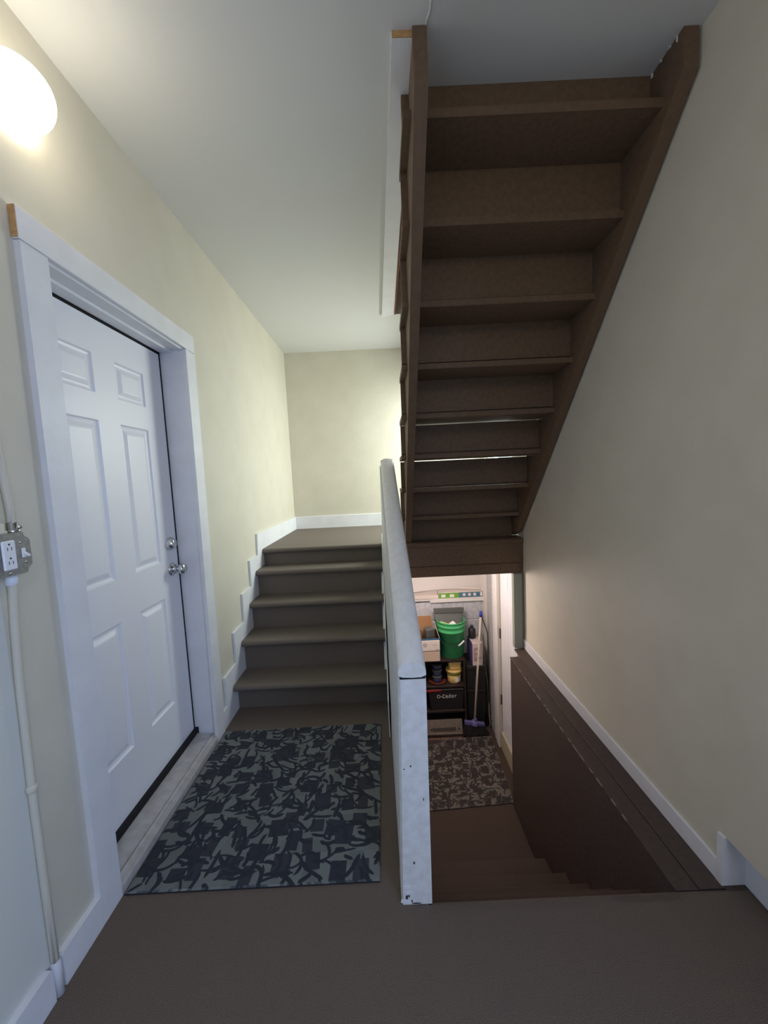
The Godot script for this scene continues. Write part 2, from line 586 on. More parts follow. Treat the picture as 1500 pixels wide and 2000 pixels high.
func setting_trim() -> void:
	# left wall, two short pieces with the conduit between them
	board("baseboard_left", [Vector2(0.943, 0), Vector2(0.943, 0.092), Vector2(0.947, 0.099), Vector2(1.084, 0.099), Vector2(1.084, 0)], XL, XL + 0.018, "short white baseboard between the wall conduit and the door casing")
	board("baseboard_left", [Vector2(-1.6, 0), Vector2(-1.6, 0.1), Vector2(0.905, 0.1), Vector2(0.91, 0.094), Vector2(0.91, 0)], XL, XL + 0.018, "white baseboard at the bottom left edge, nearer than the conduit")
	# stepped skirting beside the five steps
	board("baseboard_stepped", [Vector2(2.028, 0), Vector2(2.028, 0.1), Vector2(2.078, 0.108), Vector2(2.074, 0.275), Vector2(2.25, 0.28), Vector2(2.243, 0.47), Vector2(2.42, 0.474), Vector2(2.424, 0.657), Vector2(2.6, 0.659), Vector2(2.6, 0.84), Vector2(2.775, 0.845), Vector2(2.79, 1.0), Vector2(4.055, 1.0), Vector2(4.055, 0.8), Vector2(2.95, 0.8), Vector2(2.25, 0.0)], XL, XL + 0.014, "white skirting that climbs the left wall in steps beside the stairs")
	var st := S()
	box(st, XL + 0.014, XR, HL - 0.005, 1.0, 4.041, 4.055, 0.003)
	lone("baseboard_back", st, M.white, "white baseboard along the far wall of the upper landing", "baseboard", "", "structure")
	# right wall
	st = S()
	box(st, 1.034, XR + 0.001, 0.0, 0.072, 1.118, 2.855, 0.0015)
	box(st, 1.034, 1.115, 0.0, 0.168, 1.117, 1.14, 0.0)
	lone("baseboard_right", st, M.white, "long white baseboard on the brown ledge along the right wall", "baseboard", "", "structure")
	st = S()
	box(st, 1.108, 1.122, 0.0, 0.172, -1.6, 1.127, 0.0015)
	lone("baseboard_right", st, M.white, "white baseboard at the right edge, tucked under the wall", "baseboard", "", "structure")
	# board on the ceiling along the stair opening
	var t := thing("trim_1", "white painted board on the ceiling along the stair opening, its end bare wood", "trim", V(0.12, HC, 2.2), "", "structure")
	st = S()
	hexa(st, [V(0.088, HC, 1.262), V(0.154, HC, 1.264), V(0.148, HC, 3.2), V(0.052, HC, 3.24), V(0.088, HC - 0.02, 1.262), V(0.154, HC - 0.02, 1.264), V(0.148, HC - 0.02, 3.2), V(0.052, HC - 0.02, 3.24)])
	put("board", st, M.white, t)
	st = S()
	box(st, 0.089, 0.1535, HC - 0.0195, HC - 0.0005, 1.2605, 1.2625)
	put("bare_end", st, M.rawwood, t)
	st = S()
	box(st, 0.1552, 0.166, HC - 0.004, HC + 0.28, 1.431, 3.24)
	lone("trim_2", st, M.redwood, "red brown timber lining the side of the stair opening", "trim", "", "structure")


func entry_door() -> void:
	var t := thing("door_1", "white six-panel entry door with chrome knob and deadbolt in the left wall", "door", V(XL, 0, 1.56), "", "structure")
	var f := XL + 0.018
	var st := S()
	hexa(st, [V(XL, 0, 1.0845), V(f, 0, 1.0845), V(f, 2.05, 1.0845), V(XL, 2.05, 1.0845), V(XL, 0, 1.171), V(f, 0, 1.171), V(f, 2.05, 1.171), V(XL, 2.05, 1.171)])
	put("casing", st, M.white, t)
	st = S()
	hexa(st, [V(XL, 0, 1.925), V(f, 0, 1.925), V(f, 2.05, 1.948), V(XL, 2.05, 1.948), V(XL, 0, 2.013), V(f, 0, 2.013), V(f, 2.05, 2.038), V(XL, 2.05, 2.038)])
	put("casing", st, M.white, t)
	st = S()
	box(st, XL, f + 0.002, 2.0515, 2.138, 1.079, 2.036, 0.002)
	var hd := put("head_casing", st, M.white, t)
	st = S()
	box(st, XL + 0.001, f + 0.0015, 2.054, 2.136, 1.0775, 1.0795)
	put("bare_end", st, M.rawwood, hd)
	# lining of the opening
	for k in 2:
		st = S()
		if k == 0:
			box(st, XL - 0.118, XL + 0.001, 0.0, 2.05, 1.150, 1.166, 0.001)
		else:
			box(st, XL - 0.118, XL + 0.001, 0.0, 2.05, 1.950, 1.966, 0.001)
		put("jamb", st, M.white, t)
	st = S()
	box(st, XL - 0.118, XL + 0.001, 2.044, 2.06, 1.15, 1.966, 0.001)
	put("jamb", st, M.white, t)
	st = S()
	box(st, XL - 0.11, XL - 0.055, 2.034, 2.046, 1.166, 1.95, 0.002)
	put("stop", st, M.white, t)
	# leaf
	var x := -1.078
	var d0 := 1.17
	var d1 := 1.935
	var y0 := 0.07
	var y1 := 2.024
	st = S()
	box(st, x - 0.042, x - 0.012, y0, y1, d0, d1)
	var cols := [[1.297, 1.484], [1.606, 1.793]]
	var rows := [[0.312, 0.838], [1.012, 1.639], [1.742, 1.892]]
	var ys := [y0, 0.312, 0.838, 1.012, 1.639, 1.742, 1.892, y1]
	for k in 4:
		box(st, x - 0.013, x, ys[k * 2], ys[k * 2 + 1], d0, d1)
	for r in rows:
		for e in [[d0, 1.297], [1.484, 1.606], [1.793, d1]]:
			box(st, x - 0.013, x, r[0], r[1], e[0], e[1])
	var leaf := put("leaf", st, M.door, t)
	for r in rows:
		for c in cols:
			st = S()
			panel(st, x, 1.0, c[0], c[1], r[0], r[1])
			put("panel", st, M.door, leaf)
	st = S()
	box(st, -1.118, -1.092, 0.03, 2.05, 1.166, 1.17)
	box(st, -1.118, -1.079, 0.03, 2.05, 1.9352, 1.951)
	box(st, -1.118, -1.079, 2.0242, 2.05, 1.166, 1.951)
	box(st, -1.125, -1.06, 0.03, 0.075, 1.166, 1.951)
	put("weatherstrip", st, M.gap, t)
	# lock and knob
	st = S(true)
	lathe(st, V(x, 1.091, 1.874), Vector3(1, 0, 0), [Vector2(0.033, 0), Vector2(0.034, 0.004), Vector2(0.024, 0.026), Vector2(0.022, 0.028), Vector2(0.0, 0.027)])
	put("deadbolt", st, M.chrome, leaf)
	st = S(true)
	lathe(st, V(x, 0.962, 1.874), Vector3(1, 0, 0), [Vector2(0.033, 0), Vector2(0.034, 0.005), Vector2(0.029, 0.009), Vector2(0.014, 0.011), Vector2(0.0125, 0.03), Vector2(0.02, 0.038), Vector2(0.0265, 0.047), Vector2(0.0265, 0.06), Vector2(0.021, 0.066), Vector2(0.0, 0.067)])
	put("knob", st, M.chrome, leaf)
	# sill
	st = S()
	prism(st, [Vector2(-1.085, 0.0), Vector2(-1.085, 0.052), Vector2(-0.985, 0.04), Vector2(-0.975, 0.045), Vector2(-0.968, 0.042), Vector2(-0.962, 0.033), Vector2(-0.955, 0.034), Vector2(-0.949, 0.026), Vector2(-0.946, 0.0)], 1.171, 1.935, 2)
	put("sill", st, M.alu, t)


func half_flight() -> void:
	var t := thing("staircase", "short flight of brown carpeted steps up to the landing, beside the white door", "staircase", V(-0.49, 0, 2.5))
	var nd := [2.158, 2.331, 2.524, 2.689]
	var ny := [0.175, 0.373, 0.558, 0.742]
	var rd := [2.232, 2.385, 2.575, 2.735, 2.911]
	var x0 := XL + 0.0145
	for k in 4:
		var st := S()
		prism(st, nose(nd[k], rd[k + 1] + 0.005, ny[k], 0.036), x0, -0.03)
		put("tread", st, M.stair, t)
	for k in 5:
		var st := S()
		box(st, x0, -0.03, 0.0 if k == 0 else ny[k - 1] - 0.03, (ny[k] if k < 4 else HL) - 0.034, rd[k], rd[k] + 0.02)
		put("riser", st, M.stair, t)
	# carriage under the steps
	var st := S()
	prism(st, [Vector2(2.25, 0.0), Vector2(2.25, 0.13), Vector2(2.4, 0.33), Vector2(2.75, 0.7), Vector2(2.89, 0.7), Vector2(2.89, 0.0)], -0.045, -0.03)
	put("stringer", st, M.worn, t)


func upper_flight() -> void:
	var t := thing("staircase", "brown painted flight of steps overhead, seen from below", "staircase", V(0.57, HL, 2.0))
	for k in range(1, 9):
		var D := 2.787 - 0.2028 * (k - 1)
		var y := 1.046 + 0.2146 * (k - 1)
		var front := D + 0.277 if k > 1 else 2.98
		var st := S()
		prism(st, [Vector2(D, y + 0.003), Vector2(D + 0.003, y), Vector2(front - 0.006, y), Vector2(front, y + 0.006), Vector2(front, y + 0.021), Vector2(front - 0.006, y + 0.027), Vector2(D, y + 0.027)], 0.122, 0.99)
		put("tread", st, M.brown, t)
	for k in range(1, 10):
		var D := 2.787 - 0.2028 * (k - 2) + 0.024
		var lo := 1.046 + 0.2146 * (k - 2) + 0.0275
		var hi := 1.046 + 0.2146 * (k - 1)
		if k == 1:
			D = 2.95
			lo = HL - 0.002
		if k == 3 or k == 4:
			hi -= 0.006
		if k == 9:
			D = 1.432
			hi = HC + 0.2
		var st := S()
		box(st, 0.124, 0.99, lo + 0.011, hi, D, D + 0.02)
		box(st, 0.124, 0.99, lo, lo + 0.012, D + 0.012, D + 0.02)
		put("riser", st, M.brown, t)
	# stringers: sawn to the steps above, straight below
	for s in 2:
		var x0: float = [0.150, 0.986][s]
		var x1: float = [0.193, 1.032][s]
		var top: float = [2.545, 2.585][s]
		var e: float = [1.25, 1.285][s]
		var pts := [Vector2(e, HC - 0.001), Vector2(e, top), Vector2(2.856, [0.872, 0.915][s]), Vector2(2.99, 0.872)]
		for k in range(1, 9):
			var y := 1.046 + 0.2146 * (k - 1)
			var D := 2.787 - 0.2028 * (k - 2) + 0.03
			if k == 1:
				D = 2.985
			pts.append(Vector2(D, y if s == 0 else y + 0.12))
			pts.append(Vector2(2.787 - 0.2028 * (k - 1) + 0.03 if k < 8 else 1.431, y if s == 0 else y + 0.12))
		pts.append(Vector2(1.431, HC - 0.001))
		var st := S()
		prism(st, pts, x0, x1)
		put("stringer", st, M.brown, t)
	for q in [[1.338, 0.01, 0.005], [1.378, 0.006, 0.008], [1.42, 0.009, 0.016], [1.31, 0.004, 0.02]]:
		var st := S()
		hexa(st, [V(0.983, HC - q[2], q[0]), V(0.9865, HC - q[2], q[0]), V(0.9865, HC, q[0]), V(0.983, HC, q[0] + q[1] * 0.3), V(0.983, HC - q[2] * 0.8, q[0] + q[1]), V(0.9865, HC - q[2] * 0.8, q[0] + q[1]), V(0.9865, HC, q[0] + q[1]), V(0.983, HC, q[0] + q[1] * 0.6)])
		put("paint_fleck", st, M.edge, t)


func lower_flight() -> void:
	var t := thing("staircase", "dark carpeted flight going down to the store below", "staircase", V(0.49, YL, 1.6))
	var nd := [1.29, 1.46, 1.65, 1.875, 2.137]
	for k in 5:
		var y := -0.198 * (k + 1)
		var back: float = 1.14 if k == 0 else nd[k - 1] - 0.02
		var st := S(true)
		var p := []
		for q in nose(0, 0.0, 0, 0.036):
			p.append(q)
		p = [Vector2(back, y), Vector2(nd[k] - 0.012, y), Vector2(nd[k], y - 0.012), Vector2(nd[k], y - 0.024), Vector2(nd[k] - 0.012, y - 0.036), Vector2(back, y - 0.036)]
		prism(st, p, 0.095, 0.882)
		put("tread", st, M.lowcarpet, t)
	for k in 6:
		var y := -0.198 * k
		var d: float = 1.1 if k == 0 else nd[k - 1] - 0.035
		var st := S()
		box(st, 0.095, 0.882, y - 0.195 if k < 5 else YL, y - (0.0 if k == 0 else 0.034), d - 0.02, d)
		put("riser", st, M.carpet, t)
	var st2 := S(true)
	prism(st2, [Vector2(1.098, -0.036), Vector2(1.106, -0.034), Vector2(1.115, -0.024), Vector2(1.115, -0.012), Vector2(1.106, -0.002), Vector2(1.098, 0.0)], 0.095, 1.118)
	put("nosing", st2, M.carpet, t)


func half_wall() -> void:
	var t := thing("half_wall", "white painted half wall with sloping rounded cap beside the stairs", "half wall", V(0.045, 0, 1.15))
	var K := -0.02
	# post
	var st := S()
	var g := func(x: float, y: float, d: float) -> Vector3:
		return V(x, y, d)
	hexa(st, [V(0.001, 0, 1.104), V(0.094, 0, 1.104), V(0.1015, 0.752, 1.104), V(0.024, 0.752, 1.104), V(-0.004, 0, 1.112), V(0.092, 0, 1.2), V(0.0995, 0.795, 1.2), V(0.0165, 0.755, 1.112)])
	put("post", st, M.worn, t)
	st = S()
	hexa(st, [V(-0.004, 0, 1.1125), V(0.09, 0, 1.1125), V(0.097, 0.752, 1.1125), V(0.0165, 0.755, 1.1125), V(-0.006, 0, 1.2), V(0.09, 0, 1.2), V(0.097, 0.795, 1.2), V(0.0145, 0.798, 1.2)])
	put("post_side", st, M.worn, t)
	# body behind it
	var dn := 1.2
	var df := 2.545
	var yb := func(d: float) -> float:
		return 0.758 + 0.488 * (d - 1.106) - 0.012
	st = S()
	var a := -0.002 + K * (dn - 1.11)
	var b := -0.002 + K * (df - 1.11)
	hexa(st, [V(a, 0, dn), V(a + 0.09, -0.3, dn), V(a + 0.09, yb.call(dn), dn), V(a + 0.014, yb.call(dn), dn), V(b, 0, df), V(b + 0.09, -0.3, df), V(b + 0.09, yb.call(df), df), V(b + 0.012, yb.call(df), df)])
	put("body", st, M.worn, t)
	# cap: rounded section carried up the slope, its end cut plumb
	st = S(true)
	var sec := []
	for q in [[0.0, 0.0], [0.0, 0.014], [0.004, 0.026], [0.013, 0.035], [0.026, 0.039], [0.043, 0.0405], [0.06, 0.039], [0.073, 0.034], [0.081, 0.025], [0.085, 0.012], [0.085, 0.0], [0.07, -0.006], [0.0425, -0.007], [0.013, -0.005]]:
		sec.append(Vector2(q[0], q[1]))
	var rings := []
	for d in [1.104, 1.16, 1.5, 2.0, 2.5, 2.545]:
		var ring := []
		for q in sec:
			ring.append(V(0.0178 + K * (d - 1.11) + q.x, 0.766 + 0.488 * (d - 1.106) + q.y - (0.012 if d > 2.52 and q.y > 0.03 else 0.0), d))
		rings.append(ring)
	for i in rings.size() - 1:
		var mid := Vector3.ZERO
		for v in rings[i]:
			mid += v / sec.size() / 2.0
		for v in rings[i + 1]:
			mid += v / sec.size() / 2.0
		for j in sec.size():
			var l := (j + 1) % sec.size()
			quad(st, rings[i][j], rings[i][l], rings[i + 1][l], rings[i + 1][j], (rings[i][j] + rings[i + 1][l]) / 2.0 - mid)
	st.set_smooth_group(-1)
	for e in [0, rings.size() - 1]:
		for j in range(1, sec.size() - 1):
			tri(st, rings[e][0], rings[e][j], rings[e][j + 1], V(0, 0, -1.0 if e == 0 else 1.0))
	put("cap", st, M.worn, t)
	# joint between cap and post
	st = S()
	box(st, 0.022, 0.1, 0.752, 0.765, 1.106, 1.19)
	put("joint", st, M.gap, t)
	# knocks in the paint near the foot of the post
	var rng := RandomNumberGenerator.new()
	rng.seed = 6
	for q in [[0.014, 0.062, 0.012, 0.006, 0], [0.02, 0.042, 0.008, 0.004, 0], [0.012, 0.012, 0.02, 0.009, 0], [0.013, 0.026, 0.006, 0.009, 1], [0.02, 0.031, 0.004, 0.004, 1], [0.03, 0.012, 0.003, 0.006, 1], [0.045, 0.004, 0.02, 0.003, 1], [0.038, 0.473, 0.003, 0.004, 1], [0.017, 0.464, 0.003, 0.002, 1], [0.04, 0.145, 0.004, 0.006, 1], [0.075, 0.36, 0.002, 0.006, 1]]:
		st = S()
		var pts := []
		var lean: float = 0.012 * q[1]
		for k in 7:
			var w := TAU * k / 7.0
			pts.append(Vector2(q[0] + lean + cos(w) * q[2] * rng.randf_range(0.6, 1.1), q[1] + sin(w) * q[3] * rng.randf_range(0.6, 1.1)))
		prism(st, pts, 1.1032, 1.106, 2)
		put("paint_chip", st, M.plastic if q[4] == 0 else M.slot, t)
	# ragged plaster strip where the steps meet it
	st = S()
	prism(st, [Vector2(1.9, 0), Vector2(1.9, 0.2), Vector2(2.1, 0.3), Vector2(2.15, 0.5), Vector2(2.4, 0.62), Vector2(2.5, 0.8), Vector2(2.54, 0.9), Vector2(2.87, 0.95), Vector2(2.87, 0)], -0.03, -0.024)
	put("plaster_strip", st, M.worn, t)


func lower_hall() -> void:
	# foundation wall with its ledge
	var t := thing("wall_foundation", "dark brown foundation wall and ledge beside the stairs going down", "wall", V(0.95, YL, 1.9), "", "structure")
	var st := S()
	box(st, 0.885, 1.19, YL, -0.012, 1.12, 2.722, 0.002)
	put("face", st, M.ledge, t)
	st = S()
	box(st, 0.883, 0.957, -0.013, -0.003, 1.112, 2.726, 0.0015)
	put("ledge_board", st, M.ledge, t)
	st = S()
	box(st, 0.959, 1.045, -0.013, -0.0005, 1.112, 2.85, 0.0015)
	box(st, 1.04, 1.12, -0.013, -0.001, 1.1, 1.14)
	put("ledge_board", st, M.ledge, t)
	var rng := RandomNumberGenerator.new()
	rng.seed = 3
	for k in 16:
		st = S()
		var d := 1.35 + k * 0.075 + rng.randf() * 0.03
		box(st, 0.8824, 0.8850, -0.0055 - rng.randf() * 0.003, -0.0025, d, d + rng.randf_range(0.012, 0.06))
		put("scuff", st, M.scuff, t)
	st = S()
	box(st, 0.89, 1.19, YL, -0.012, 2.7225, 2.728)
	put("end_board", st, M.brown, t)
	# floor below
	st = S()
	box(st, 0.0, 1.2, YL - 0.1, YL, 2.05, 4.1)
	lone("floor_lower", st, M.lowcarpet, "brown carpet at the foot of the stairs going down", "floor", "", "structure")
	st = S()
	box(st, 0.0, 0.094, YL, -0.22, 1.1, 4.1)
	box(st, 0.0, 0.055, -0.22, 0.6, 2.6, 4.1)
	lone("wall_lower_left", st, M.lowwall, "pale wall under the half wall, left of the store", "wall", "", "structure")
	st = S()
	box(st, 0.0, 1.19, 0.04, 0.6, 4.0, 4.1)
	lone("wall_lower_back", st, M.lowwall, "white painted wall above the blocks at the back of the store", "wall", "", "structure")
	# block wall
	var bw := thing("wall_block", "grey white painted concrete block wall behind the store shelves", "wall", V(0.5, YL, 3.95), "", "structure")
	st = S()
	box(st, 0.05, 0.985, YL, 0.04, 3.908, 4.1)
	put("mortar", st, M.block, bw)
	for r in 6:
		var y1 := 0.036 - r * 0.2
		var off := 0.2 if r % 2 == 1 else 0.0
		for c in range(-1, 3):
			var x0 := maxf(0.06, 0.18 + c * 0.4 - off)
			var x1 := minf(0.984, 0.18 + (c + 1) * 0.4 - off - 0.012)
			if x1 - x0 < 0.03:
				continue
			st = S()
			box(st, x0, x1, y1 - 0.19, y1, 3.9, 3.92, 0.004)
			put("block", st, M.block, bw)
	# right side: white return, rough pier, casing, door
	st = S()
	box(st, 0.985, 1.19, YL, 0.6, 3.715, 4.1)
	lone("wall_lower_right", st, M.lowwall, "white wall at the back right corner of the store", "wall", "", "structure")
	st = S()
	box(st, 0.982, 1.19, YL, 0.6, 3.5, 3.716, 0.006)
	lone("pier", st, M.rough, "rough grey masonry pier between the broom and the lower door casing", "pier", "", "structure")
	st = S()
	box(st, 0.985, 1.19, YL, -1.02, 2.73, 3.33, 0.003)
	box(st, 1.031, 1.19, -1.02, 0.594, 2.9, 3.5)
	box(st, 0.999, 1.04, YL, 0.594, 3.33, 3.5)
	box(st, 1.031, 1.19, -1.02, -0.015, 2.73, 2.9)
	lone("wall_lower_right", st, M.hose, "cream painted kerb under the lower white door", "wall", "", "structure")
	var dr := thing("door_2", "narrow white panelled door with brown hinges at the foot of the stairs", "door", V(0.98, YL, 3.05), "", "structure")
	st = S()
	box(st, 0.97, 1.0, YL, 0.6, 3.345, 3.425, 0.003)
	put("casing", st, M.lowwall, dr)
	st = S()
	box(st, 0.975, 1.0, YL, 0.6, 3.43, 3.497, 0.003)
	put("casing", st, M.white, dr)
	st = S()
	box(st, 1.0, 1.03, -1.015, 0.58, 2.905, 3.32)
	var lf := put("leaf", st, M.door, dr)
	for r in [[-0.8, -0.4], [-0.24, 0.24], [0.34, 0.5]]:
		for c in [[2.94, 3.06], [3.12, 3.26]]:
			st = S()
			panel(st, 0.9985, -1.0, c[0], c[1], r[0], r[1])
			put("panel", st, M.door, lf)
	for y in [-0.08, -0.71]:
		st = S(true)
		tube(st, [V(0.993, y - 0.045, 3.328), V(0.993, y + 0.045, 3.328)], 0.006, 8)
		put("hinge", st, M.slot, lf)
	# grey post on the ledge under the landing
	st = S()
	box(st, 0.963, 1.03, 0.0, 0.594, 2.852, 2.9, 0.004)
	lone("post", st, M.greypost, "grey green painted post standing on the brown ledge under the landing", "post")
	# white boards along the top of the blocks
	st = S()
	box(st, 0.43, 1.02, 0.05, 0.088, 3.86, 4.0, 0.003)
	lone("ledge_board", st, M.lowwall, "longer white board lying on the block wall under the printed carton", "board")
	st = S()
	box(st, 0.08, 0.52, 0.09, 0.128, 3.87, 3.99, 0.003)
	lone("carton", st, M.boxwhite, "plain white long carton left of the green printed one on the block wall", "carton")
	st = S()
	box(st, 0.08, 0.428, 0.062, 0.089, 3.885, 4.0, 0.003)
	lone("ledge_board", st, M.lowwall, "shorter white board on the block wall under the plain carton", "board")
	var dl := thing("disc_lamp", "flush round glowing lamp on the store ceiling under the landing", "lamp", V(0.42, 0.6, 3.12))
	st = S(true)
	lathe(st, V(0.42, 0.6, 3.12), Vector3(0, -1, 0), [Vector2(0.0, 0.0), Vector2(0.09, 0.0), Vector2(0.09, 0.012), Vector2(0.0, 0.012)], 32)
	put("base", st, M.plastic, dl)
	st = S(true)
	lathe(st, V(0.42, 0.5875, 3.12), Vector3(0, -1, 0), [Vector2(0.0, 0.0), Vector2(0.086, 0.0), Vector2(0.084, 0.012), Vector2(0.07, 0.02), Vector2(0.0, 0.024)], 32)
	put("lamp_glass", st, M.bulb, dl)
	var l := OmniLight3D.new()
	l.name = "store_light"
	l.position = V(0.42, 0.545, 3.12)
	l.light_color = Color(1.0, 0.93, 0.9)
	l.light_energy = 0.34
	l.light_size = 0.06
	l.omni_range = 10.0
	l.omni_attenuation = 2.0
	l.shadow_enabled = true
	add_child(l)


func fittings() -> void:
	# wall lamp
	var t := thing("wall_lamp", "round white glowing wall lamp high on the left wall", "lamp", V(XL, 2.44, 1.117))
	var st := S(true)
	lathe(st, V(XL, 2.44, 1.117), Vector3(1, 0, 0), [Vector2(0.0, 0.0), Vector2(0.078, 0.0), Vector2(0.078, 0.014), Vector2(0.0, 0.0145)], 40)
	put("base", st, M.plastic, t)
	st = S(true)
	var prof := []
	for k in 13:
		var a := PI / 2 * k / 12.0
		prof.append(Vector2(0.086 * cos(a), 0.0145 + 0.1 * sin(a)))
	lathe(st, V(XL, 2.44, 1.117), Vector3(1, 0, 0), prof, 40)
	put("globe", st, M.lamp, t)
	var l := OmniLight3D.new()
	l.name = "wall_lamp_light"
	l.position = V(XL + 0.06, 2.44, 1.117)
	l.light_color = Color(1.0, 0.95, 0.85)
	l.light_energy = 0.042
	l.light_size = 0.08
	l.omni_range = 12.0
	l.omni_attenuation = 2.0
	l.shadow_enabled = true
	add_child(l)
	# lamp on the ceiling behind the viewer
	var cl := thing("ceiling_lamp", "round white glowing ceiling lamp behind the viewer", "lamp", V(0.3, HC, -0.7))
	st = S(true)
	lathe(st, V(0.3, HC, -0.7), Vector3(0, -1, 0), [Vector2(0.0, 0.0), Vector2(0.15, 0.0), Vector2(0.15, 0.02), Vector2(0.0, 0.02)], 40)
	put("base", st, M.plastic, cl)
	st = S(true)
	prof = []
	for k in 13:
		var a := PI / 2 * k / 12.0
		prof.append(Vector2(0.145 * cos(a), 0.0205 + 0.06 * sin(a)))
	lathe(st, V(0.3, HC, -0.7), Vector3(0, -1, 0), prof, 40)
	put("globe", st, M.lamp, cl)
	l = OmniLight3D.new()
	l.name = "ceiling_lamp_light"
	l.position = V(0.3, HC - 0.13, -0.7)
	l.light_color = Color(1.0, 0.93, 0.8)
	l.light_energy = 0.2
	l.light_size = 0.1
	l.omni_range = 12.0
	l.omni_attenuation = 2.0
	l.shadow_enabled = true
	add_child(l)
	# outlet and switch box
	var b := thing("outlet_box", "metal surface box with a white outlet and a toggle switch beside the door", "outlet box", V(XL, 1.22, 0.93))
	st = S()
	box(st, XL, XL + 0.04, 1.168, 1.272, 0.868, 0.967, 0.004)
	put("box", st, M.steel, b)
	st = S()
	prism(st, [Vector2(0.855, 1.168), Vector2(0.855, 1.272), Vector2(0.958, 1.272), Vector2(0.96, 1.262), Vector2(0.97, 1.256), Vector2(0.974, 1.25), Vector2(0.974, 1.19), Vector2(0.97, 1.184), Vector2(0.962, 1.18), Vector2(0.958, 1.168)], XL + 0.0405, XL + 0.045)
	put("cover_plate", st, M.steel, b)
	st = S()
	box(st, XL + 0.045, XL + 0.051, 1.184, 1.256, 0.896, 0.93, 0.003)
	var o := put("outlet", st, M.plastic, b)
	for k in 2:
		var y := 1.236 - 0.034 * k
		st = S()
		box(st, XL + 0.0505, XL + 0.0515, y - 0.004, y + 0.004, 0.907, 0.9085)
		put("slot", st, M.slot, o)
		st = S()
		box(st, XL + 0.0505, XL + 0.0515, y - 0.004, y + 0.004, 0.917, 0.9185)
		put("slot", st, M.slot, o)
		st = S(true)
		lathe(st, V(XL + 0.0505, y + 0.011, 0.9128), Vector3(1, 0, 0), [Vector2(0.0024, 0), Vector2(0.0024, 0.001), Vector2(0, 0.001)], 10)
		put("slot", st, M.slot, o)
	st = S()
	box(st, XL + 0.045, XL + 0.048, 1.208, 1.232, 0.947, 0.957, 0.001)
	var sw := put("switch", st, M.plastic, b)
	st = S()
	cbox(st, Transform3D(Basis(Vector3(0, 0, 1), -0.55), V(XL + 0.054, 1.216, 0.952)), Vector3(0.016, 0.006, 0.006), 0.001)
	put("toggle", st, M.plastic, sw)
	for q in [[1.247, 0.947], [1.196, 0.957], [1.262, 0.872], [1.178, 0.872], [1.176, 0.913]]:
		st = S(true)
		lathe(st, V(XL + 0.045, q[0], q[1]), Vector3(1, 0, 0), [Vector2(0.0035, 0), Vector2(0.003, 0.0015), Vector2(0, 0.002)], 10)
		put("screw", st, M.chrome, b)
	# conduits, painted with the wall
	var r := 0.0095
	var cu := thing("conduit", "cream painted conduit rising from the outlet box to the ceiling, nearest the door", "conduit", V(XL, 1.28, 0.94), "painted conduits on the left wall")
	st = S(true)
	tube(st, [V(XL + 0.018, 1.272, 0.960), V(XL + 0.017, 1.33, 0.960), V(XL + 0.013, 1.42, 0.957), V(XL + 0.011, 1.6, 0.948), V(XL + 0.011, HC, 0.94)], r)
	put("pipe", st, M.cream, cu)
	st = S(true)
	lathe(st, V(XL + 0.018, 1.272, 0.960), Vector3(0, 1, 0), [Vector2(0.0, 0), Vector2(0.016, 0.0), Vector2(0.016, 0.006), Vector2(0.0115, 0.008), Vector2(0.0125, 0.024), Vector2(0.0098, 0.026)], 18)
	put("connector", st, M.chrome, cu)
	st = S(true)
	lathe(st, V(XL + 0.026, 1.284, 0.966), Vector3(0.8, 0, -0.6), [Vector2(0.004, 0), Vector2(0.004, 0.008), Vector2(0, 0.009)], 10)
	put("screw", st, M.chrome, cu)
	var cv := thing("conduit", "cream painted conduit rising from the outlet box at the left edge", "conduit", V(XL, 1.28, 0.9), "painted conduits on the left wall")
	st = S(true)
	tube(st, [V(XL + 0.018, 1.272, 0.924), V(XL + 0.017, 1.33, 0.924), V(XL + 0.013, 1.42, 0.921), V(XL + 0.011, 1.6, 0.912), V(XL + 0.011, HC, 0.904)], r)
	put("pipe", st, M.cream, cv)
	st = S(true)
	lathe(st, V(XL + 0.018, 1.272, 0.924), Vector3(0, 1, 0), [Vector2(0.0, 0), Vector2(0.016, 0.0), Vector2(0.016, 0.006), Vector2(0.0115, 0.008), Vector2(0.0125, 0.024), Vector2(0.0098, 0.026)], 18)
	put("connector", st, M.cream, cv)
	var cd := thing("conduit", "cream painted conduit running down from the outlet box to the floor", "conduit", V(XL, 0, 0.927), "painted conduits on the left wall")
	st = S(true)
	tube(st, [V(XL + 0.018, 1.168, 0.940), V(XL + 0.017, 1.12, 0.940), V(XL + 0.013, 1.04, 0.938), V(XL + 0.0105, 0.9, 0.933), V(XL + 0.0105, 0.6, 0.927), V(XL + 0.0105, 0.3, 0.926), V(XL + 0.0105, 0.0, 0.927)], r)
	put("pipe", st, M.cream, cd)
	st = S(true)
	lathe(st, V(XL + 0.018, 1.14, 0.940), Vector3(0, 1, 0), [Vector2(0.0098, 0), Vector2(0.0125, 0.002), Vector2(0.0125, 0.018), Vector2(0.0115, 0.02), Vector2(0.016, 0.022), Vector2(0.016, 0.028), Vector2(0.0, 0.028)], 18)
	put("connector", st, M.plastic, cd)
	st = S(true)
	lathe(st, V(XL + 0.0105, 0.592, 0.927), Vector3(0, 1, 0), [Vector2(0.0096, 0), Vector2(0.0125, 0.003), Vector2(0.0125, 0.018), Vector2(0.0096, 0.021)], 14)
	put("strap", st, M.cream, cd)
	st = S(true)
	lathe(st, V(XL + 0.0105, 0.0, 0.927), Vector3(0, 1, 0), [Vector2(0.0, 0.0), Vector2(0.0125, 0), Vector2(0.0125, 0.09), Vector2(0.0096, 0.1)], 14)
	put("sleeve", st, M.white, cd)


